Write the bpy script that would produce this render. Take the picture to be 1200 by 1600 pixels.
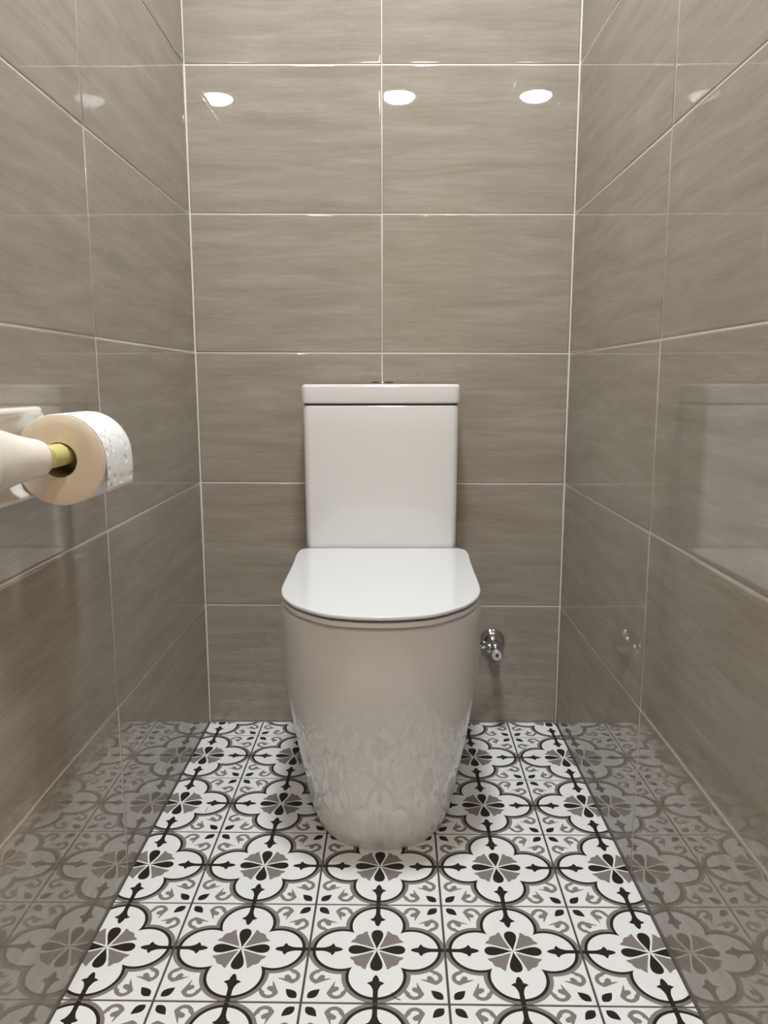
import bpy, bmesh, math, random
from mathutils import Vector, Matrix

for o in list(bpy.data.objects):
    bpy.data.objects.remove(o)
S = bpy.context.scene
COL = S.collection
random.seed(7)

# ------------------------------------------------------------------ camera
cam_d = bpy.data.cameras.new('camera')
cam = bpy.data.objects.new('camera', cam_d)
COL.objects.link(cam)
PITCH, YAW, ROLL = 0.16491, -0.00878, -0.00136
fw = Vector((math.sin(YAW) * math.cos(PITCH), math.cos(YAW) * math.cos(PITCH), -math.sin(PITCH)))
rt = Vector((math.cos(YAW), -math.sin(YAW), 0))
up = rt.cross(fw)
r2 = math.cos(ROLL) * rt + math.sin(ROLL) * up
u2 = -math.sin(ROLL) * rt + math.cos(ROLL) * up
m = Matrix.Identity(4)
for i in range(3):
    m[i][0], m[i][1], m[i][2] = r2[i], u2[i], -fw[i]
m.translation = Vector((0.01992, -1.80259, 0.82388))
cam.matrix_world = m
cam_d.sensor_fit = 'VERTICAL'
cam_d.sensor_height = 36.0
cam_d.lens = 1214.43 / 1600 * 36.0
cam_d.clip_start = 0.02
S.camera = cam

# ------------------------------------------------------------------ light and exposure
W = bpy.data.worlds.new('world')
S.world = W
W.use_nodes = True
W.node_tree.nodes['Background'].inputs[0].default_value = (0.9, 0.95, 1, 1)
W.node_tree.nodes['Background'].inputs[1].default_value = 0.02
S.view_settings.view_transform = 'Standard'
S.view_settings.look = 'None'
S.view_settings.gamma = 1
S.view_settings.use_curve_mapping = False
S.view_settings.exposure = 0.0
LAMP_DOOR = (0.063, -2.80, 190.0, (1.0, 0.98, 0.95))      # x, y, emission, colour
LAMP_PAN = (0.0, -0.86, 200.0, (0.95, 0.985, 1.0))
LAMP_HALL = (0.85, -3.0, 215.0, (1.0, 0.72, 0.36))
CEIL = 2.4
END = -2.3                    # where the side walls stop, at the doorway
S.cycles.use_denoising = True
S.cycles.use_adaptive_sampling = False
S.cycles.sample_clamp_indirect = 25.0
S.cycles.max_bounces = 10
S.cycles.diffuse_bounces = 5
S.cycles.glossy_bounces = 6

# ------------------------------------------------------------------ helpers
def link(o, parent=None):
    COL.objects.link(o)
    if parent is not None:
        o.parent = parent
    return o

def mesh_obj(name, verts, faces, mat=None, parent=None, smooth=False, loc=None):
    me = bpy.data.meshes.new(name)
    me.from_pydata([tuple(v) for v in verts], [], faces)
    bm = bmesh.new(); bm.from_mesh(me)
    bmesh.ops.recalc_face_normals(bm, faces=bm.faces)
    bm.to_mesh(me); bm.free()
    if smooth:
        for p in me.polygons:
            p.use_smooth = True
    if mat:
        me.materials.append(mat)
    o = bpy.data.objects.new(name, me)
    link(o, parent)
    if loc is not None:
        o.location = loc
    return o

def empty(name, loc, label, cat, group=None):
    o = bpy.data.objects.new(name, None)
    o.empty_display_size = 0.05
    COL.objects.link(o)
    o.location = loc
    o['label'] = label; o['category'] = cat
    if group:
        o['group'] = group
    return o

def loft(rings, cap0=True, cap1=True, closed=True):
    """rings: list of equal length point lists -> verts, faces"""
    n = len(rings[0]); V = [p for r in rings for p in r]; F = []
    for k in range(len(rings) - 1):
        for i in range(n if closed else n - 1):
            j = (i + 1) % n
            F.append((k * n + i, k * n + j, (k + 1) * n + j, (k + 1) * n + i))
    if cap0: F.append(tuple(range(n - 1, -1, -1)))
    if cap1: F.append(tuple((len(rings) - 1) * n + i for i in range(n)))
    return V, F

def box_vf(x0, x1, y0, y1, z0, z1):
    V = [(x, y, z) for z in (z0, z1) for y in (y0, y1) for x in (x0, x1)]
    F = [(0, 2, 3, 1), (4, 5, 7, 6), (0, 1, 5, 4), (2, 6, 7, 3), (0, 4, 6, 2), (1, 3, 7, 5)]
    return V, F

def merge(parts):
    V, F = [], []
    for v, f in parts:
        b = len(V); V += list(v); F += [tuple(i + b for i in q) for q in f]
    return V, F

def lathe(profile, origin, axis, seg=40, caps=True):
    """profile: (radius, distance along axis)"""
    ax = Vector(axis).normalized()
    s = Vector((0, 0, 1)) if abs(ax.z) < .9 else Vector((1, 0, 0))
    a = ax.cross(s).normalized(); b = ax.cross(a)
    O = Vector(origin)
    rings = [[O + ax * d + (a * math.cos(2 * math.pi * i / seg) + b * math.sin(2 * math.pi * i / seg)) * r for i in range(seg)] for r, d in profile]
    return loft(rings, caps, caps)

def tube(pts, rad, seg=14):
    P = [Vector(p) for p in pts]; rings = []
    prev = None
    for i, p in enumerate(P):
        t = (P[min(i + 1, len(P) - 1)] - P[max(i - 1, 0)]).normalized()
        if prev is None:
            a = t.cross(Vector((0, 0, 1)));
            if a.length < 1e-3: a = t.cross(Vector((1, 0, 0)))
        else:
            a = prev - t * prev.dot(t)
        a.normalize(); prev = a
        b = t.cross(a)
        r = rad[i] if isinstance(rad, (list, tuple)) else rad
        rings.append([p + (a * math.cos(2 * math.pi * k / seg) + b * math.sin(2 * math.pi * k / seg)) * r for k in range(seg)])
    return loft(rings)

def inset(poly, d):
    """move a closed counter-clockwise 2D outline inward by d"""
    n = len(poly); out = []
    for i in range(n):
        p0, p1, p2 = Vector(poly[i - 1]), Vector(poly[i]), Vector(poly[(i + 1) % n])
        e1 = (p1 - p0).normalized(); e2 = (p2 - p1).normalized()
        n1 = Vector((-e1.y, e1.x)); n2 = Vector((-e2.y, e2.x))
        nn = (n1 + n2)
        nn = nn / max(0.5, nn.length_squared / 2) if nn.length > 1e-6 else n1
        out.append(p1 + nn * d)
    return out

def slab(outline, z0, z1, rt_, rb, seg=4):
    """outline extruded from z0 to z1 with rounded top and bottom edges"""
    rings = []
    def ring(d, z): rings.append([(p.x, p.y, z) for p in inset(outline, d)])
    if rb > 0:
        ring(rb + .002, z0)
        for k in range(seg + 1):
            a = math.pi / 2 * k / seg
            ring(rb * (1 - math.sin(a)), z0 + rb * (1 - math.cos(a)))
    else:
        ring(0, z0)
    if rt_ > 0:
        for k in range(seg + 1):
            a = math.pi / 2 * k / seg
            ring(rt_ * (1 - math.cos(a)), z1 - rt_ * (1 - math.sin(a)))
        ring(rt_ + .002, z1)
        ring(rt_ + .006, z1)
    else:
        ring(0, z1)
    return loft(rings)

def spline(pts, per=8):
    """Catmull-Rom through open 2D points"""
    P = [Vector(p) for p in pts]; out = []
    for i in range(len(P) - 1):
        p0 = P[max(i - 1, 0)]; p1 = P[i]; p2 = P[i + 1]; p3 = P[min(i + 2, len(P) - 1)]
        for k in range(per):
            t = k / per
            out.append(0.5 * ((2 * p1) + (p2 - p0) * t + (2 * p0 - 5 * p1 + 4 * p2 - p3) * t * t + (3 * p1 - p0 - 3 * p2 + p3) * t ** 3))
    out.append(P[-1])
    return out

# ------------------------------------------------------------------ materials
def new_mat(name):
    mt = bpy.data.materials.new(name); mt.use_nodes = True
    nt = mt.node_tree; b = nt.nodes['Principled BSDF']
    return mt, nt, b

def plain(name, col, rough=.5, metal=0, ior=1.5, coat=0, noise=0.0, nscale=30, bump=0, bscale=200, spec=.5):
    mt, nt, b = new_mat(name)
    b.inputs['Base Color'].default_value = (*col, 1)
    b.inputs['Roughness'].default_value = rough
    b.inputs['Metallic'].default_value = metal
    b.inputs['IOR'].default_value = ior
    b.inputs['Coat Weight'].default_value = coat
    b.inputs['Specular IOR Level'].default_value = spec
    tc = nt.nodes.new('ShaderNodeTexCoord')
    if noise:
        n = nt.nodes.new('ShaderNodeTexNoise'); n.inputs['Scale'].default_value = nscale; n.inputs['Detail'].default_value = 4
        nt.links.new(tc.outputs['Object'], n.inputs['Vector'])
        mx = nt.nodes.new('ShaderNodeMix'); mx.data_type = 'RGBA'
        mx.inputs[6].default_value = (*[c * (1 - noise) for c in col], 1)
        mx.inputs[7].default_value = (*[min(1, c * (1 + noise)) for c in col], 1)
        nt.links.new(n.outputs['Fac'], mx.inputs[0]); nt.links.new(mx.outputs[2], b.inputs['Base Color'])
    if bump:
        n = nt.nodes.new('ShaderNodeTexNoise'); n.inputs['Scale'].default_value = bscale; n.inputs['Detail'].default_value = 2
        nt.links.new(tc.outputs['Object'], n.inputs['Vector'])
        bp = nt.nodes.new('ShaderNodeBump'); bp.inputs['Strength'].default_value = bump; bp.inputs['Distance'].default_value = .001
        nt.links.new(n.outputs['Fac'], bp.inputs['Height']); nt.links.new(bp.outputs['Normal'], b.inputs['Normal'])
    return mt

def emit(name, col, strength):
    mt = bpy.data.materials.new(name); mt.use_nodes = True
    nt = mt.node_tree; nt.nodes.remove(nt.nodes['Principled BSDF'])
    e = nt.nodes.new('ShaderNodeEmission'); e.inputs[0].default_value = (*col, 1); e.inputs[1].default_value = strength
    nt.links.new(e.outputs[0], nt.nodes['Material Output'].inputs[0])
    return mt

CERAMIC = plain('white_ceramic', (.76, .76, .75), .012, ior=1.66, noise=.01, nscale=6)
SEATMAT = plain('white_seat_plastic', (.77, .78, .79), .03, noise=.01, nscale=6)
HOLDER_C = plain('warm_lit_white_ceramic', (.82, .79, .74), .08, noise=.02, nscale=20)  # white ceramic with the warm hall light mixed into its colour
CHROME = plain('chrome', (.66, .67, .69), .05, metal=1, noise=.02)
SATIN = plain('satin_knob_face', (.66, .68, .72), .25, metal=.6, noise=.05, nscale=300)
BLUE = plain('dark_blue_dot', (.02, .03, .10), .3, noise=.1)
DARKCHROME = plain('dark_chrome', (.30, .30, .31), .06, metal=1, noise=.02)
GAP_SHADE = plain('gap_shade', (.015, .014, .013), .6, noise=.1)  # near-black colour standing in for the shade inside narrow gaps
RUBBER = plain('grey_rubber', (.10, .095, .09), .6, noise=.1)
STEEL = plain('braided_steel', (.62, .62, .62), .28, metal=1, bump=.6, bscale=900)
GROUT = plain('pale_grout', (.74, .705, .65), .6, noise=.08, nscale=60, bump=.2, bscale=300)
FGROUT = plain('dark_grey_grout', (.085, .078, .072), .7, noise=.15, nscale=80, bump=.3, bscale=400)
PAPERFACE = plain('warm_lit_paper_edge', (.80, .72, .60), .9, noise=.06, nscale=120, bump=.5, bscale=700)  # white paper, the warm light on its end face painted in as cream
SPINDLE = plain('yellow_spindle', (.62, .56, .22), .45, noise=.12, nscale=90)
CARD = plain('card_tube', (.30, .24, .14), .85, noise=.1, nscale=60)
PAINT = plain('white_paint', (.78, .76, .73), .5, noise=.02, nscale=10)
CEILP = plain('ceiling_paint', (.80, .80, .79), .8, noise=.02, nscale=10)
HALLP = plain('hall_paint', (.60, .47, .33), .7, noise=.03, nscale=8)
HALLF = plain('hall_floor', (.30, .22, .15), .5, noise=.2, nscale=5)
INK = plain('grey_print', (.30, .28, .27), .5, noise=.1)
HAIR = plain('dark_hair', (.03, .022, .018), .4, noise=.1)

def paper_mat():
    mt, nt, b = new_mat('embossed_paper')
    b.inputs['Base Color'].default_value = (.86, .86, .85, 1); b.inputs['Roughness'].default_value = .85
    tc = nt.nodes.new('ShaderNodeTexCoord')
    v = nt.nodes.new('ShaderNodeTexVoronoi'); v.inputs['Scale'].default_value = 75
    nt.links.new(tc.outputs['Object'], v.inputs['Vector'])
    r = nt.nodes.new('ShaderNodeMapRange'); r.inputs[1].default_value = .18; r.inputs[2].default_value = .42; r.clamp = True
    nt.links.new(v.outputs['Distance'], r.inputs[0])
    bp = nt.nodes.new('ShaderNodeBump'); bp.inputs['Strength'].default_value = .8; bp.inputs['Distance'].default_value = .0012
    nt.links.new(r.outputs[0], bp.inputs['Height']); nt.links.new(bp.outputs['Normal'], b.inputs['Normal'])
    return mt
PAPER = paper_mat()

def wall_tile_mat():
    """glossy beige porcelain with fine horizontal veins; local x along the wall, local z up"""
    mt, nt, b = new_mat('beige_glossy_tile')
    L = nt.links.new
    tc = nt.nodes.new('ShaderNodeTexCoord'); oi = nt.nodes.new('ShaderNodeObjectInfo')
    off = nt.nodes.new('ShaderNodeVectorMath'); off.operation = 'SCALE'
    cmb = nt.nodes.new('ShaderNodeCombineXYZ'); L(oi.outputs['Random'], cmb.inputs[0]); L(oi.outputs['Random'], cmb.inputs[2])
    L(cmb.outputs[0], off.inputs[0]); off.inputs['Scale'].default_value = 37
    add = nt.nodes.new('ShaderNodeVectorMath'); L(tc.outputs['Object'], add.inputs[0]); L(off.outputs[0], add.inputs[1])
    def stretched(sx, sz, detail, dist, rough=.6):
        mp = nt.nodes.new('ShaderNodeMapping'); mp.inputs['Scale'].default_value = (sx, 1, sz)
        L(add.outputs[0], mp.inputs['Vector'])
        n = nt.nodes.new('ShaderNodeTexNoise'); n.inputs['Scale'].default_value = 1; n.inputs['Detail'].default_value = detail
        n.inputs['Distortion'].default_value = dist; n.inputs['Roughness'].default_value = rough
        L(mp.outputs[0], n.inputs['Vector']); return n.outputs['Fac']
    n1 = stretched(4, 34, 6, .5)
    n2 = stretched(14, 190, 4, .3, .7)
    n3 = stretched(1.6, 30, 3, .35)
    cr = nt.nodes.new('ShaderNodeValToRGB')
    e = cr.color_ramp.elements
    e[0].position = .34; e[0].color = (.276, .247, .203, 1)
    e[1].position = .68; e[1].color = (.392, .358, .314, 1)
    k = e.new(.52); k.color = (.334, .302, .258, 1)
    mx = nt.nodes.new('ShaderNodeMix'); mx.data_type = 'FLOAT'; mx.inputs[0].default_value = .30
    L(n1, mx.inputs[2]); L(n2, mx.inputs[3]); L(mx.outputs[0], cr.inputs[0])
    # thin pale veins where the broad noise crosses its middle
    ab = nt.nodes.new('ShaderNodeMath'); ab.operation = 'SUBTRACT'; L(n3, ab.inputs[0]); ab.inputs[1].default_value = .53
    ab2 = nt.nodes.new('ShaderNodeMath'); ab2.operation = 'ABSOLUTE'; L(ab.outputs[0], ab2.inputs[0])
    mr = nt.nodes.new('ShaderNodeMapRange'); mr.clamp = True
    mr.inputs[1].default_value = 0; mr.inputs[2].default_value = .007; mr.inputs[3].default_value = .40; mr.inputs[4].default_value = 0
    L(ab2.outputs[0], mr.inputs[0])
    m2 = nt.nodes.new('ShaderNodeMix'); m2.data_type = 'RGBA'; L(mr.outputs[0], m2.inputs[0]); L(cr.outputs[0], m2.inputs[6])
    m2.inputs[7].default_value = (.44, .405, .355, 1)
    L(m2.outputs[2], b.inputs['Base Color'])
    b.inputs['Roughness'].default_value = .018
    b.inputs['IOR'].default_value = 1.52
    # slow waviness of the glaze
    wv = nt.nodes.new('ShaderNodeTexNoise'); wv.inputs['Scale'].default_value = 7; wv.inputs['Detail'].default_value = 1
    L(add.outputs[0], wv.inputs['Vector'])
    bp = nt.nodes.new('ShaderNodeBump'); bp.inputs['Strength'].default_value = .2; bp.inputs['Distance'].default_value = .00012
    L(wv.outputs['Fac'], bp.inputs['Height']); L(bp.outputs['Normal'], b.inputs['Normal'])
    return mt
WTILE = wall_tile_mat()

# --- printed floor tile: the pattern is worked out with node arithmetic in one eighth of the tile
class X:
    nt = None
    def __init__(s, v): s.v = v
    @staticmethod
    def op(kind, *a, clamp=False):
        n = X.nt.nodes.new('ShaderNodeMath'); n.operation = kind; n.use_clamp = clamp
        for i, q in enumerate(a):
            q = q.v if isinstance(q, X) else q
            if isinstance(q, (int, float)): n.inputs[i].default_value = q
            else: X.nt.links.new(q, n.inputs[i])
        return X(n.outputs[0])
    def __add__(s, o): return X.op('ADD', s, o)
    __radd__ = __add__
    def __sub__(s, o): return X.op('SUBTRACT', s, o)
    def __rsub__(s, o): return X.op('SUBTRACT', o, s)
    def __mul__(s, o): return X.op('MULTIPLY', s, o)
    __rmul__ = __mul__
    def __truediv__(s, o): return X.op('DIVIDE', s, o)
    def lt(s, o): return X.op('LESS_THAN', s, o)
    def gt(s, o): return X.op('GREATER_THAN', s, o)
def xmax(a, b): return X.op('MAXIMUM', a, b)
def xmin(a, b): return X.op('MINIMUM', a, b)
def xabs(a): return X.op('ABSOLUTE', a)
def xsqrt(a): return X.op('SQRT', xmax(a, 0.0))
def xpow(a, e): return X.op('POWER', a, e)
def xclamp(a): return X.op('ADD', a, 0.0, clamp=True)
def hyp(a, b): return xsqrt(a * a + b * b)
def capsule(a, b, A, B, ra, rb):
    dx, dy = B[0] - A[0], B[1] - A[1]; l2 = dx * dx + dy * dy
    t = xclamp(((a - A[0]) * dx + (b - A[1]) * dy) * (1 / l2))
    d = hyp(a - A[0] - t * dx, b - A[1] - t * dy)
    return d.lt(t * (rb - ra) + ra)

def floor_tile_mat():
    mt, nt, bs = new_mat('patterned_floor_tile')
    X.nt = nt; L = nt.links.new
    tc = nt.nodes.new('ShaderNodeTexCoord'); sep = nt.nodes.new('ShaderNodeSeparateXYZ')
    L(tc.outputs['Object'], sep.inputs[0])
    x = xabs(X(sep.outputs[0]) * 10.0); y = xabs(X(sep.outputs[1]) * 10.0)
    a = xmax(x, y); b = xmin(x, y)
    r = hyp(a, b)
    lobe = hyp(a - .515, b)
    outer = (a + b).gt(.615)
    black_line = lobe.gt(.385) * lobe.lt(.385 + .046 * xclamp((a + b - .615) * 8.0)) * outer
    grey_band = lobe.gt(.40) * lobe.lt(.487) * (a + b).gt(.66)
    # central flower
    t = xclamp(a * (1 / .418))
    w = .275 * xpow(t, 1.5) * xsqrt(1.0 - t)
    petal = b.lt(w) * a.lt(.418)
    th = X.op('ARCTAN2', b, a)
    scal = .398 + .024 * xabs(X.op('COSINE', (math.pi / 4 - th) * (180 / math.pi) * (math.pi / 22.0)))
    border = .262 * xpow(t, 1.35) * xsqrt(1.02 - t * .72) + .012
    leafg = r.lt(scal) * b.gt(xmax(w + .031, border)) * r.gt(.03)
    # pin on the axis
    head = .052 * xsqrt(1.0 - xabs(a - .60) * (1 / .10)) 
    barb = .052 + .070 * xpow(xmax(0.0, 1.0 - xabs(a - .650) * (1 / .040)), .7)
    stem = .034 + .062 * xpow(xclamp(1.0 - (a - .655) * (1 / .16)), 2.0)
    hw = a.lt(.70) * xmax(a.lt(.665) * a.gt(.502) * head, a.gt(.615) * xmin(barb, a.lt(.682) * .2)) 
    hw = xmax(hw, a.gt(.66) * stem)
    pin = b.lt(hw) * a.gt(.502)
    # drop on the diagonal
    u = (a + b) * .70711; v = (a - b) * .70711
    q = (u - 1.195) * (1 / .112)
    drop = v.lt(.062 * (1.0 - q * q) * (1.0 + .35 * q)) * xabs(q).lt(1.0)
    # scroll
    ring = hyp(a - .812, b - .537)
    scroll = ring.gt(.066) * ring.lt(.125) * a.gt(.805) * b.gt(.43)
    scroll = xmax(scroll, capsule(a, b, (.735, .385), (.862, .452), .023, .030))
    scroll = xmax(scroll, capsule(a, b, (.632, .570), (.835, .626), .005, .040))
    scroll = xmax(scroll, capsule(a, b, (.755, .543), (.775, .580), .040, .044))
    grey = xmax(xmax(grey_band * (1.0 - black_line), leafg), scroll * lobe.gt(.45))
    dark = xmax(xmax(xmax(black_line, petal), pin), drop)
    nz = nt.nodes.new('ShaderNodeTexNoise'); nz.inputs['Scale'].default_value = 45; nz.inputs['Detail'].default_value = 3
    L(tc.outputs['Object'], nz.inputs['Vector'])
    wh = nt.nodes.new('ShaderNodeMix'); wh.data_type = 'RGBA'; L(nz.outputs['Fac'], wh.inputs[0])
    wh.inputs[6].default_value = (.88, .89, .89, 1); wh.inputs[7].default_value = (.92, .93, .93, 1)
    m1 = nt.nodes.new('ShaderNodeMix'); m1.data_type = 'RGBA'; L(grey.v, m1.inputs[0]); L(wh.outputs[2], m1.inputs[6])
    m1.inputs[7].default_value = (.255, .228, .203, 1)
    m2 = nt.nodes.new('ShaderNodeMix'); m2.data_type = 'RGBA'; L(dark.v, m2.inputs[0]); L(m1.outputs[2], m2.inputs[6])
    m2.inputs[7].default_value = (.022, .018, .013, 1)
    L(m2.outputs[2], bs.inputs['Base Color'])
    bs.inputs['Roughness'].default_value = .42
    bs.inputs['Specular IOR Level'].default_value = .3
    return mt
FTILE = floor_tile_mat()

# ------------------------------------------------------------------ tiles
def tile_mesh(c, t=.0012, b=.0030):
    """c: four (u, v) corners counter-clockwise; local x = u, local -y = face normal, local z = v"""
    def ring(d, n):
        sg = ((1, 1), (-1, 1), (-1, -1), (1, -1))
        return [(p[0] + s[0] * d, -n, p[1] + s[1] * d) for p, s in zip(c, sg)]
    k = .29 * b
    rings = [ring(0, -t), ring(0, -t * .85), ring(.18 * b, -.42 * t), ring(.5 * b, -.12 * t), ring(b, 0), ring(b + .0015, 0)]
    return loft(rings)

def structure(o):
    o['kind'] = 'structure'
    return o

ROWS = [0.0, .29620, .59195, .89019, 1.19145, 1.49724, 1.798, 2.098, 2.399]
WL = lambda d: -.42564 - .0030 * d      # left wall face, d = distance from the back wall
WR = lambda d: .42564 + .0050 * d
TH, GAP = .0010, .0013
MX = .0004                              # centre seam of the back wall
def zrow(r, xx):
    z = ROWS[r]
    return z if r == 0 else z - .0041 * xx

def place_tile(parent, corners, origin, udir, jitter=.0016):
    cu = sum(p[0] for p in corners) / 4; cv = sum(p[1] for p in corners) / 4
    loc = [(p[0] - cu, p[1] - cv) for p in corners]
    V, F = tile_mesh(loc)
    o = mesh_obj('tile', V, F, WTILE, parent, smooth=True)
    ud = Vector(udir)
    pos = Vector(origin) + ud * cu + Vector((0, 0, cv))
    ang = math.atan2(ud.y, ud.x)
    M = Matrix.Translation(pos) @ Matrix.Rotation(ang, 4, 'Z') @ Matrix.Rotation(random.gauss(0, jitter), 4, 'X') @ Matrix.Rotation(random.gauss(0, jitter * .7), 4, 'Z')
    o.matrix_world = M
    return o

# back wall
def quad_wall(name, p0, p1, n, z0, z1, mat, thick=.05, inset_=TH):
    """upright slab between plan points p0, p1, its room face set back by inset_ from the tile face; n points into the room"""
    p0 = Vector((*p0, 0)); p1 = Vector((*p1, 0)); n = Vector((*n, 0)).normalized()
    f0, f1 = p0 - n * inset_, p1 - n * inset_; b0, b1 = p0 - n * thick, p1 - n * thick
    zz = lambda p, z: Vector((p.x, p.y, z))
    V = [zz(p, z) for z in (z0, z1) for p in (f0, f1, b1, b0)]
    F = [(0, 1, 2, 3), (7, 6, 5, 4)] + [(i, (i + 1) % 4, 4 + (i + 1) % 4, 4 + i) for i in range(4)]
    return structure(mesh_obj(name, V, F, mat))

wall_back = quad_wall('wall_back', (WL(0) - .05, 0), (WR(0) + .05, 0), (0, -1), -.02, CEIL, GROUT)
for r in range(len(ROWS) - 1):
    for (u0, u1) in ((WL(0) + .0022, MX - .0009), (MX + .0009, WR(0) - .0022)):
        vb = GAP if r else .001
        c = [(u0, zrow(r, u0) + vb), (u1, zrow(r, u1) + vb), (u1, zrow(r + 1, u1) - GAP), (u0, zrow(r + 1, u0) - GAP)]
        place_tile(wall_back, c, (0, 0, 0), (1, 0, 0), .0008)

# left wall: u runs from the doorway towards the back wall so that the face normal (local -y) looks into the room
def side_wall(name, wall_x, sign, seams):
    dl = -END
    A = Vector((wall_x(0), 0, 0)); B = Vector((wall_x(dl), END, 0))
    n = Vector((-(B - A).y, (B - A).x, 0)).normalized()
    if n.x * sign > 0: n = -n
    w = quad_wall(name, (A.x, 0), (B.x, B.y), (n.x, n.y), -.02, CEIL, GROUT)
    # u direction such that rotating -y by it gives n
    ud = Vector((-n.y, n.x, 0))
    L_ = (B - A).length
    along = (B - A).normalized(); s = 1 if along.dot(ud) > 0 else -1
    for r in range(len(ROWS) - 1):
        for k in range(len(seams) - 1):
            d0, d1 = seams[k] + (GAP if k else .0022), seams[k + 1] - GAP
            us = sorted((s * d0, s * d1))
            vb = GAP if r else .001
            zo = lambda rr: zrow(rr, A.x)
            c = [(us[0], zo(r) + vb), (us[1], zo(r) + vb), (us[1], zo(r + 1) - GAP), (us[0], zo(r + 1) - GAP)]
            place_tile(w, c, A, ud, .0013)
    return w
wall_left = side_wall('wall_left', WL, -1, [0, .600, 1.200, 1.800, 2.30])
wall_right = side_wall('wall_right', WR, 1, [0, .594, 1.194, 1.794, 2.30])

# floor with printed tiles
V, F = box_vf(-.5, .5, END, .0, -.03, -.0014)
floor = structure(mesh_obj('floor', V, F, FGROUT))
GA = -.00847
ca, sa = math.cos(GA), math.sin(GA)
GX, GY = -.30127, -.87677
full_tile = None
for i in range(-2, 5):
    for j in range(-9, 6):
        cx_, cy_ = .2 * (i + .5), .2 * (j + .5)
        PX, PY = GX + ca * cx_ - sa * cy_, GY + sa * cx_ + ca * cy_
        g = .0017
        # clip the square against the walls
        poly = [Vector(p) for p in ((-.1 + g, -.1 + g), (.1 - g, -.1 + g), (.1 - g, .1 - g), (-.1 + g, .1 - g))]
        def world(p): return Vector((PX + ca * p.x - sa * p.y, PY + sa * p.x + ca * p.y))
        planes = [lambda q: q.x - (WL(-q.y) + .003), lambda q: (WR(-q.y) - .003) - q.x, lambda q: -.003 - q.y, lambda q: q.y - (END + .001)]
        clipped = False
        for pl in planes:
            out = []
            for k in range(len(poly)):
                p, q = poly[k], poly[(k + 1) % len(poly)]
                dp, dq = pl(world(p)), pl(world(q))
                if dp >= 0: out.append(p)
                if (dp >= 0) != (dq >= 0): out.append(p + (q - p) * (dp / (dp - dq))); clipped = True
                if dp < 0: clipped = True
            poly = out
            if not poly: break
        if len(poly) < 3: continue
        area = abs(sum(poly[k].x * poly[(k + 1) % len(poly)].y - poly[(k + 1) % len(poly)].x * poly[k].y for k in range(len(poly)))) / 2
        if area < 2e-4: continue
        if not clipped and full_tile is not None:
            o = bpy.data.objects.new('tile', full_tile); link(o, floor)
        else:
            rings = [[(p.x, p.y, z) for p in inset(poly, d)] for d, z in ((0, -.0014), (0, -.0005), (.0005, 0))]
            Vt, Ft = loft(rings)
            o = mesh_obj('tile', Vt, Ft, FTILE, floor)
            if not clipped: full_tile = o.data
        o.location = (PX, PY, random.uniform(-.0002, .0001)); o.rotation_euler = (0, 0, GA)

# ceiling, doorway and hall behind the camera
V, F = box_vf(-1.5, 1.5, -4.2, .05, CEIL, CEIL + .05)
structure(mesh_obj('ceiling', V, F, CEILP))
XL, XR = WL(-END), WR(-END)
V, F = merge([box_vf(-1.5, XL - .05, END, END + .05, -.02, CEIL), box_vf(XR + .05, 1.5, END, END + .05, -.02, CEIL)])
structure(mesh_obj('wall_front', V, F, HALLP))
def corner_trim(name, x0, x1):
    outline = [Vector(p) for p in ((x0, END - .018), (x1, END - .018), (x1, END - .0005), (x0, END - .0005))]
    Vt, Ft = slab(outline, 0, CEIL, .003, 0)
    return structure(mesh_obj(name, Vt, Ft, PAINT))
corner_trim('trim_1', XL - .055, XL + .006)
corner_trim('trim_2', XR - .006, XR + .055)
V, F = box_vf(-1.5, 1.5, -4.2, END - .0005, -.05, -.0014)
structure(mesh_obj('floor_hall', V, F, HALLF))
V, F = box_vf(-1.55, -1.5, -4.2, END + .05, -.02, CEIL); structure(mesh_obj('wall_hall_left', V, F, HALLP))
V, F = box_vf(1.5, 1.55, -4.2, END + .05, -.02, CEIL); structure(mesh_obj('wall_hall_right', V, F, HALLP))
V, F = box_vf(-1.5, 1.5, -4.25, -4.2, -.02, CEIL); structure(mesh_obj('wall_hall_back', V, F, HALLP))

# ------------------------------------------------------------------ ceiling lamps
def ceiling_lamp(x, y, z, rad, strength, col, label):
    t = empty('ceiling_light', (x, y, z), label, 'light')
    V, F = lathe([(rad + .012, 0), (rad + .012, .012), (rad + .004, .018), (rad - .002, .016), (rad - .002, .004)], (0, 0, 0), (0, 0, -1), 48)
    mesh_obj('rim', V, F, PAINT, t, smooth=True)
    V, F = lathe([(rad - .002, .014), (rad - .006, .024), (rad * .8, .032), (rad * .4, .037), (.004, .038)], (0, 0, 0), (0, 0, -1), 48)
    mesh_obj('diffuser', V, F, emit('lamp_glow', col, strength), t, smooth=True)
    return t
ceiling_lamp(LAMP_DOOR[0], LAMP_DOOR[1], CEIL, .088, LAMP_DOOR[2], LAMP_DOOR[3], 'round white ceiling light beyond the open end of the toilet nook')
ceiling_lamp(LAMP_PAN[0], LAMP_PAN[1], CEIL, .12, LAMP_PAN[2], LAMP_PAN[3], 'round white ceiling light above the toilet')
ceiling_lamp(LAMP_HALL[0], LAMP_HALL[1], CEIL, .12, LAMP_HALL[2], LAMP_HALL[3], 'round warm ceiling light off to one side beyond the nook')

# ------------------------------------------------------------------ toilet
TX = .0025
toilet = empty('toilet', (TX, 0, 0), 'white glossy back-to-wall toilet with closed lid and square cistern', 'toilet')

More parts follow.
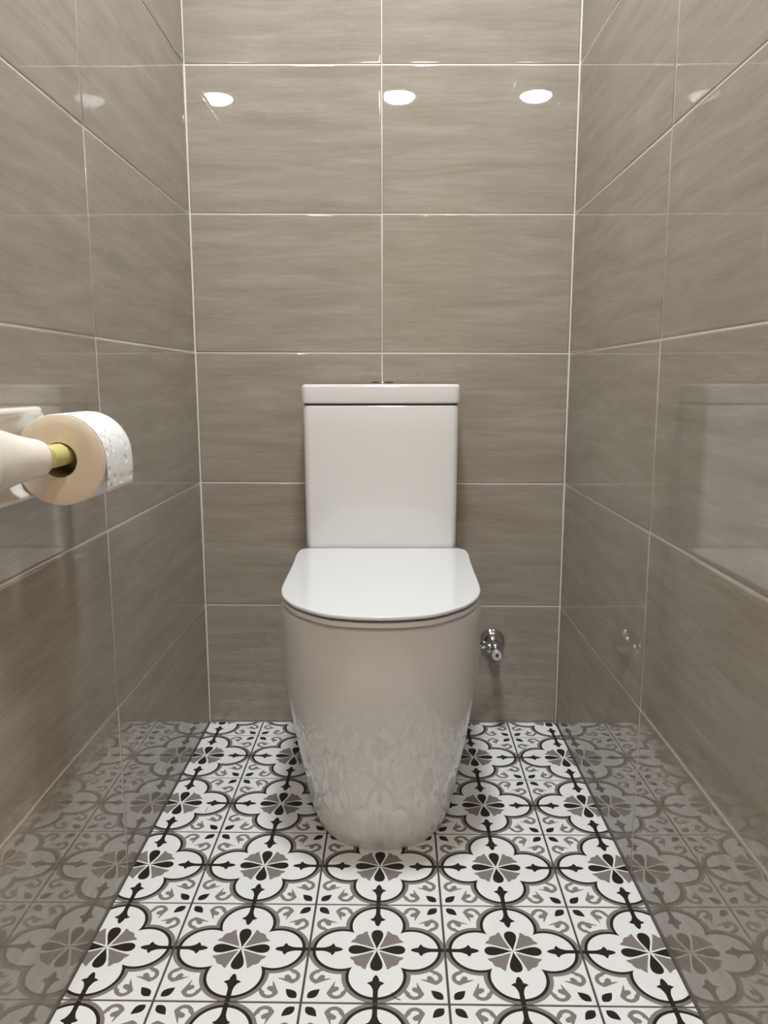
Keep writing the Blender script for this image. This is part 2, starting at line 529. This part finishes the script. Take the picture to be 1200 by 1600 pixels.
def d_outline(w, yf, y0, n=2.25, yb=-.004, m=48):
    """plan outline, counter-clockwise seen from above, straight sides to the wall and a superelliptic front"""
    b = y0 - yf
    pts = []
    for k in range(m + 1):
        a = math.pi * k / m
        c, s = math.cos(a), math.sin(a)
        xx = w * math.copysign(abs(c) ** (2 / n), c); yy = y0 - b * abs(s) ** (2 / n)
        pts.append((-xx, yy))
    side = [(w, y0 + (yb - y0) * k / 5) for k in range(1, 6)]
    back = [(w - 2 * w * k / 6, yb) for k in range(1, 6)]
    other = [(-w, yb + (y0 - yb) * k / 5) for k in range(0, 5)]
    return [Vector(p) for p in pts + side + back + other]

PAN = [(.0, .1225), (.004, .124), (.02, .1298), (.045, .1362), (.08, .1425), (.12, .1490), (.16, .1557), (.20, .1617), (.235, .1668), (.27, .1715), (.305, .1753), (.335, .1775), (.365, .179), (.40, .1795), (.425, .1798)]
rings = []
def pan_ring(w, z, ins=0.0):
    t_ = (w - .1225) / (.1798 - .1225)
    o = d_outline(w, -.5315 - .1035 * t_, -.378 - .055 * t_)
    o = [(x_, y_) for x_, y_ in ((p.x, p.y) for p in (inset(o, ins) if ins else o))]
    rings.append([(p[0], p[1], z) for p in o])
for z, w in PAN: pan_ring(w, z)
ZR = .4445
for k in range(1, 6):
    a = math.pi / 2 * k / 5
    pan_ring(.1798, ZR - .009 + .009 * math.sin(a), .009 * (1 - math.cos(a)))
pan_ring(.1798, ZR, .014)
V, F = loft(rings)
mesh_obj('pan', V, F, CERAMIC, toilet, smooth=True)

# lid and seat outline (half), rear to front
half = [(.150, -.1375), (.160, -.1380), (.1705, -.1420), (.1775, -.1510), (.1812, -.1680), (.1822, -.200), (.1798, -.260), (.1784, -.330), (.1776, -.410), (.1760, -.467), (.1705, -.506), (.1605, -.538), (.1435, -.571), (.1275, -.5905), (.1075, -.6105), (.0790, -.6300), (.0360, -.6425), (0, -.6455)]
hs = spline(half, 5)
right = [Vector((p.x, p.y)) for p in hs]                       # rear -> front on +x
left = [Vector((-p.x, p.y)) for p in reversed(right[:-1])]      # front -> rear on -x
LIDO = list(reversed(right + left))                             # counter-clockwise
def signed(poly): return sum(poly[i - 1].x * poly[i].y - poly[i].x * poly[i - 1].y for i in range(len(poly))) / 2
if signed(LIDO) < 0: LIDO = list(reversed(LIDO))
V, F = slab(LIDO, .4602, .4670, .0030, .0020, 5)
lid = mesh_obj('lid', V, F, SEATMAT, toilet, smooth=True)
V, F = slab(inset(LIDO, .022), .4550, .4604, 0, 0)
mesh_obj('lid_gap_shade', V, F, GAP_SHADE, lid)  # dark filler painting the shade in the gap between lid and seat
V, F = slab(inset(LIDO, .0015), .4472, .4552, .0030, .0025, 4)
seat = mesh_obj('seat', V, F, SEATMAT, toilet, smooth=True)
V, F = slab(inset(LIDO, .014), .4440, .4474, 0, 0)
mesh_obj('seat_gap_shade', V, F, GAP_SHADE, seat)  # shade under the seat, built as a dark slab on the pan rim
for sx in (-1, 1):
    V, F = lathe([(.003, 0), (.009, .001), (.010, .004), (.010, .030), (.009, .033), (.003, .034)], (sx * .075 - .017, -.1395 + .009, .455), (1, 0, 0), 20)
    # hinge barrel tucked between lid and cistern
    mesh_obj('hinge', [(v[0], v[1] - .006, v[2]) for v in V], F, CHROME, toilet, smooth=True)

def rrect(w0, w1, y0, y1, rf, rb=.004, seg=7):
    """plan rectangle x in [w0,w1], y in [y0,y1] (y0 = front), rounded corners; counter-clockwise"""
    P = []
    for (cx_, cy_, r_, a0) in ((w1 - rf, y0 + rf, rf, -90), (w1 - rb, y1 - rb, rb, 0), (w0 + rb, y1 - rb, rb, 90), (w0 + rf, y0 + rf, rf, 180)):
        for k in range(seg + 1):
            a = math.radians(a0 + 90 * k / seg)
            P.append(Vector((cx_ + r_ * math.cos(a), cy_ + r_ * math.sin(a))))
    return P
CX = -.0038
rings = []
for z, hw, yf in ((.4440, .1640, -.1362), (.4800, .1643, -.1370), (.60, .1652, -.1392), (.72, .1660, -.1397), (.7725, .1664, -.1400)):
    rings.append([(p.x + CX, p.y, z) for p in rrect(-hw, hw, yf, -.003, .015)])
top_o = rrect(-.1664, .1664, -.1400, -.003, .015)
for k in range(1, 5):
    a = math.pi / 2 * k / 4
    rings.append([(p.x + CX, p.y, .7725 + .004 * math.sin(a)) for p in inset(top_o, .004 * (1 - math.cos(a)))])
V, F = loft(rings)
cistern = mesh_obj('cistern', V, F, CERAMIC, toilet, smooth=True)
lo = [Vector((p.x + CX, p.y)) for p in rrect(-.1692, .1692, -.1425, -.002, .016)]
V, F = slab(inset(lo, .006), .7760, .7800, 0, 0)
V2, F2 = slab(lo, .7800, .8207, .0075, .004, 6)
cl = mesh_obj('cistern_lid', V2, F2, CERAMIC, toilet, smooth=True)
mesh_obj('cistern_gap_shade', V, F, GAP_SHADE, cl)  # dark slab that paints the shaded gap below the cistern lid
V, F = lathe([(.0245, 0), (.0245, .0040), (.0225, .0056), (.021, .0054), (.0205, .0045)], (CX + .003, -.072, .8205), (0, 0, 1), 40)
bt = mesh_obj('flush_button', V, F, DARKCHROME, cl, smooth=True)
# two button halves
def half_disc(r_, z0, z1, sgn):
    P = [Vector((sgn * (.0008 + r_ * math.sin(math.pi * k / 20)), -r_ * math.cos(math.pi * k / 20))) for k in range(21)]
    if signed(P) < 0: P.reverse()
    Vh, Fh = slab(P, z0, z1, .0006, 0, 2)
    return [(v[0] + CX + .003, v[1] - .072, v[2]) for v in Vh], Fh
V, F = merge([half_disc(.0195, .8240, .8266, 1), half_disc(.0195, .8240, .8266, -1)])
mesh_obj('button_plate', V, F, CHROME, cl)

# printed marks on the right flank of the cistern (seen in the glossy wall)
xs = CX + .1656
def flank_box(y0, y1, z0, z1): return box_vf(xs - .0002, xs + .0003, y0, y1, z0, z1)
lines = [flank_box(-.085, -.040, z, z + .0022) for z in (.7205, .7140, .7075)]
V, F = merge(lines)
mk = mesh_obj('printed_lines', V, F, INK, cistern)
def bar(y0, z0, y1, z1, w=.0022):
    return [(xs + dx - .0011, y0 + dw, z0) for dx in (-.0002, .0006) for dw in (-w, w)] + [(xs + dx - .0011, y1 + dw, z1) for dx in (-.0002, .0006) for dw in (-w, w)]
def barF(b): return (b, [(0, 1, 3, 2), (4, 6, 7, 5), (0, 2, 6, 4), (1, 5, 7, 3), (0, 4, 5, 1), (2, 3, 7, 6)])
wz0, wz1 = .560, .584
V, F = merge([barF(bar(-.080, wz1, -.072, wz0)), barF(bar(-.072, wz0, -.062, wz1 - .004)), barF(bar(-.062, wz1 - .004, -.052, wz0)), barF(bar(-.052, wz0, -.044, wz1))])
mesh_obj('letter_mark', V, F, INK, cistern)
# hose opening in the pan flank
V, F = lathe([(.011, -.004), (.011, .0015), (.008, .0025), (.006, .001)], (.1665, -.118, .243), (1, 0, .2), 24)
mesh_obj('hose_grommet', V, F, RUBBER, toilet, smooth=True)

# ------------------------------------------------------------------ water valve
valve = empty('shutoff_valve', (.2640, 0, .2090), 'chrome angle valve on the back wall to the right of the toilet', 'valve')
V, F = lathe([(.0312, .0008), (.0312, .004), (.0290, .0075), (.0250, .0095), (.0225, .0100), (.0205, .0130), (.0170, .0190), (.0145, .0240)], (0, 0, 0), (0, -1, 0), 48)
mesh_obj('flange', V, F, CHROME, valve, smooth=True)
V, F = lathe([(.0105, .020), (.0105, .046), (.0120, .048), (.0125, .052), (.0125, .066), (.0100, .069), (.0080, .070), (.0080, .076)], (0, 0, 0), (0, -1, .03), 32)
mesh_obj('body', V, F, CHROME, valve, smooth=True)
kn = []
for d, r_ in ((.075, .0110), (.077, .0132), (.094, .0138), (.0965, .0128), (.0968, .0112)):
    kn.append([(r_ * (1 + .05 * math.cos(12 * 2 * math.pi * i / 72)) * math.cos(2 * math.pi * i / 72) + 0, -d, +.03 * d + r_ * (1 + .05 * math.cos(12 * 2 * math.pi * i / 72)) * math.sin(2 * math.pi * i / 72) - .0055) for i in range(72)])
V, F = loft(kn)
knob = mesh_obj('knob', V, F, CHROME, valve, smooth=True)
V, F = lathe([(.0105, 0), (.0105, .0008), (.0098, .0012), (.0096, .0012)], (0, -.0966, -.0026), (0, -1, 0), 32)
mesh_obj('knob_cap', V, F, SATIN, knob)
V, F = lathe([(.0040, 0), (.0040, .0006)], (0, -.0977, -.0026), (0, -1, 0), 20)
mesh_obj('cap_dot', V, F, BLUE, knob)
# outlet branch to the left, nuts and hose
od = Vector((-.036, -.008, .012)).normalized()
o0 = Vector((-.004, -.062, .004))
V, F = lathe([(.0085, 0), (.0085, .014), (.0070, .015), (.0070, .022)], o0, od, 24)
mesh_obj('outlet', V, F, CHROME, valve, smooth=True)
def hexnut(o, d, r_, l):
    return lathe([(r_ * .9, 0), (r_, .0012), (r_, l - .0012), (r_ * .9, l)], o, d, 6)
V, F = hexnut(o0 + od * .021, od, .0090, .012)
mesh_obj('nut', V, F, CHROME, valve)
V, F = hexnut(o0 + od * .0335, od, .0075, .006)
mesh_obj('nut', V, F, CHROME, valve)
p0 = o0 + od * .039
pts = []
q0, q3 = p0, Vector((.1665 + TX - .2640, -.118, .243 - .2090))
q1 = p0 + od * .025 + Vector((0, -.004, -.006)); q2 = q3 + Vector((.022, .006, -.010))
for k in range(17):
    t_ = k / 16
    pts.append((1 - t_) ** 3 * q0 + 3 * (1 - t_) ** 2 * t_ * q1 + 3 * (1 - t_) * t_ * t_ * q2 + t_ ** 3 * q3)
V, F = tube(pts, .0042)
mesh_obj('hose', V, F, STEEL, valve, smooth=True)

# ------------------------------------------------------------------ paper holder and roll on the left wall
DW = .89
wx = WL(DW)
holder = empty('toilet_roll_holder', (wx, -.89, .7385), 'white ceramic toilet roll holder with two arms on the left wall', 'holder')
def lw(x, y, z): return (x - wx, y + .89, z - .7385)
# back plate: rounded lips at top and bottom, hollow between; profile (x out of wall, z)
prof = [(0.0008, -.053), (.010, -.053), (.0165, -.0515), (.0185, -.048), (.0175, -.0445), (.0125, -.040), (.0085, -.028), (.0075, -.005), (.0080, .020), (.0095, .036), (.0130, .0445), (.0180, .0475), (.0205, .0505), (.0205, .0545), (.0180, .0568), (.0120, .0575), (.0008, .0575)]
def plate_ring(y, k, dz=0):
    return [(px * k if px > .001 else px, y + .83 + .003, pz * (1 - dz)) for px, pz in prof]
rings = [plate_ring(y, k) for y, k in ((-1.062, .5), (-1.058, .85), (-1.050, 1), (-.93, 1), (-.86, 1), (-.792, 1), (-.7875, .96), (-.785, .80))]
rings += [plate_ring(y, k, dz) for y, k, dz in ((-.780, .70, .04), (-.772, .66, .10), (-.764, .62, .20), (-.755, .60, .30), (-.70, .58, .36), (-.685, .4, .40))]
V, F = loft(rings)
mesh_obj('backplate', V, F, HOLDER_C, holder, smooth=True)
def arm(path):
    """ceramic arm: elliptical sections (x out of the wall, y, half height, half width) narrowing to a rounded tip"""
    R_ = []
    for i, (xo, yy, rz, rw) in enumerate(path):
        p, q = path[max(i - 1, 0)], path[min(i + 1, len(path) - 1)]
        t = Vector((q[0] - p[0], q[1] - p[1])).normalized(); nrm = Vector((-t.y, t.x))
        R_.append([(xo + nrm.x * rw * math.cos(2 * math.pi * k / 36), yy + .89 + nrm.y * rw * math.cos(2 * math.pi * k / 36), .003 * (1 - i / (len(path) - 1)) + rz * math.sin(2 * math.pi * k / 36)) for k in range(36)])
    return loft(R_)
V, F = arm([(.003, -1.004, .047, .044), (.007, -.986, .043, .038), (.013, -.969, .0385, .032), (.021, -.953, .0330, .0275), (.0305, -.940, .0275, .0235), (.040, -.9305, .0236, .0208), (.048, -.9245, .0216, .0190), (.054, -.9205, .0185, .0165), (.058, -.9180, .0135, .0120), (.060, -.9168, .0065, .0060)])
mesh_obj('arm', V, F, HOLDER_C, holder, smooth=True)
V, F = arm([(.004, -.752, .034, .022), (.014, -.754, .028, .020), (.028, -.757, .0225, .018), (.044, -.760, .0195, .0165), (.058, -.762, .0180, .0160), (.066, -.763, .0150, .0135), (.0695, -.7635, .0080, .0075)])
mesh_obj('arm', V, F, HOLDER_C, holder, smooth=True)
RX = wx + .0568
sx_ = RX - .0005
V, F = lathe([(.0115, 0), (.0135, .002), (.0135, .161), (.0115, .163)], lw(sx_, -.926, .7402), (0, 1, 0), 28)
mesh_obj('spindle', V, F, SPINDLE, holder, smooth=True)

RR, RZ, RY0, RY1 = .0543, .7340, -.890, -.796
roll = empty('toilet_roll', (RX, RY0, RZ - RR), 'white embossed toilet paper roll hanging on the ceramic holder', 'paper roll')
def rl(x, y, z): return Vector((x - RX, y - RY0, z - RZ + RR))
prof = [(.0210, .0), (.024, -.0004), (.040, -.0002), (RR - .0013, 0.0), (RR - .0003, .0008), (RR, .0022), (RR, RY1 - RY0 - .0022), (RR - .0003, RY1 - RY0 - .0008), (RR - .0013, RY1 - RY0), (.0210, RY1 - RY0)]
def ann(prof_, seg=96):
    rings_ = [[rl(RX + r_ * math.cos(2 * math.pi * k / seg), RY0 + d, RZ + r_ * math.sin(2 * math.pi * k / seg)) for k in range(seg)] for r_, d in prof_]
    return loft(rings_, False, False)
V, F = ann(prof)
body = mesh_obj('paper_body', V, F, PAPER, roll, smooth=True)
body.data.materials.append(PAPERFACE)
for p in body.data.polygons:
    if abs(p.normal.y) > .7: p.material_index = 1
V, F = ann([(.0214, .0003), (.0214, RY1 - RY0 - .0003), (.0202, RY1 - RY0 - .0003), (.0202, .0003), (.0214, .0003)], 48)
mesh_obj('core', V, F, CARD, roll, smooth=True)
# loose end: leaves the top, lies over the room side of the roll and hangs
strip = []
for k in range(15):
    a = math.radians(80 - 80 * k / 14); rr = RR + .0004 + .0004 * k / 14
    strip.append((RX + rr * math.cos(a), RZ + rr * math.sin(a)))
for k in range(1, 9): strip.append((RX + RR + .0008 + .0006 * math.sin(k * .6), RZ - .0380 * k / 8))
V = []; NY = 12
for s_ in (0, .0003):
    for x_, z_ in strip:
        for j in range(NY + 1):
            yy = RY0 + .001 + (RY1 - RY0 - .002) * j / NY
            V.append(rl(x_ + s_, yy, z_ + ((.0004 * math.sin(j * 2.1)) if z_ < RZ - .036 else 0)))
n_ = NY + 1; Q = len(strip) * n_; F = []
for i in range(len(strip) - 1):
    for j in range(NY):
        a_ = i * n_ + j
        F.append((a_, a_ + 1, a_ + n_ + 1, a_ + n_)); F.append((Q + a_, Q + a_ + n_, Q + a_ + n_ + 1, Q + a_ + 1))
border = [i * n_ for i in range(len(strip))] + [(len(strip) - 1) * n_ + j for j in range(1, n_)] + [i * n_ + NY for i in range(len(strip) - 2, -1, -1)] + [j for j in range(NY - 1, 0, -1)]
for k in range(len(border)):
    p, q = border[k], border[(k + 1) % len(border)]
    F.append((p, q, Q + q, Q + p))
mesh_obj('sheet', V, F, PAPER, roll, smooth=True)

# ------------------------------------------------------------------ stray hairs on the floor
def hair(pts, label):
    P = spline([Vector(p) for p in pts], 6)
    c = P[0]
    V, F = tube([(p.x - c.x, p.y - c.y, .0005) for p in P], .00045, 6)
    o = mesh_obj('hair', V, F, HAIR, None, smooth=True, loc=(c.x, c.y, .0002))
    o['label'] = label; o['category'] = 'hair'
hair([(.0213, -.8608), (.0239, -.8676), (.0282, -.8720), (.0334, -.8742)], 'longer thin dark hair curling on the patterned floor straight in front of the toilet')
hair([(-.3393, -.3936), (-.3403, -.4029), (-.3394, -.4120)], 'short thin dark hair on the floor between the toilet and the left wall')
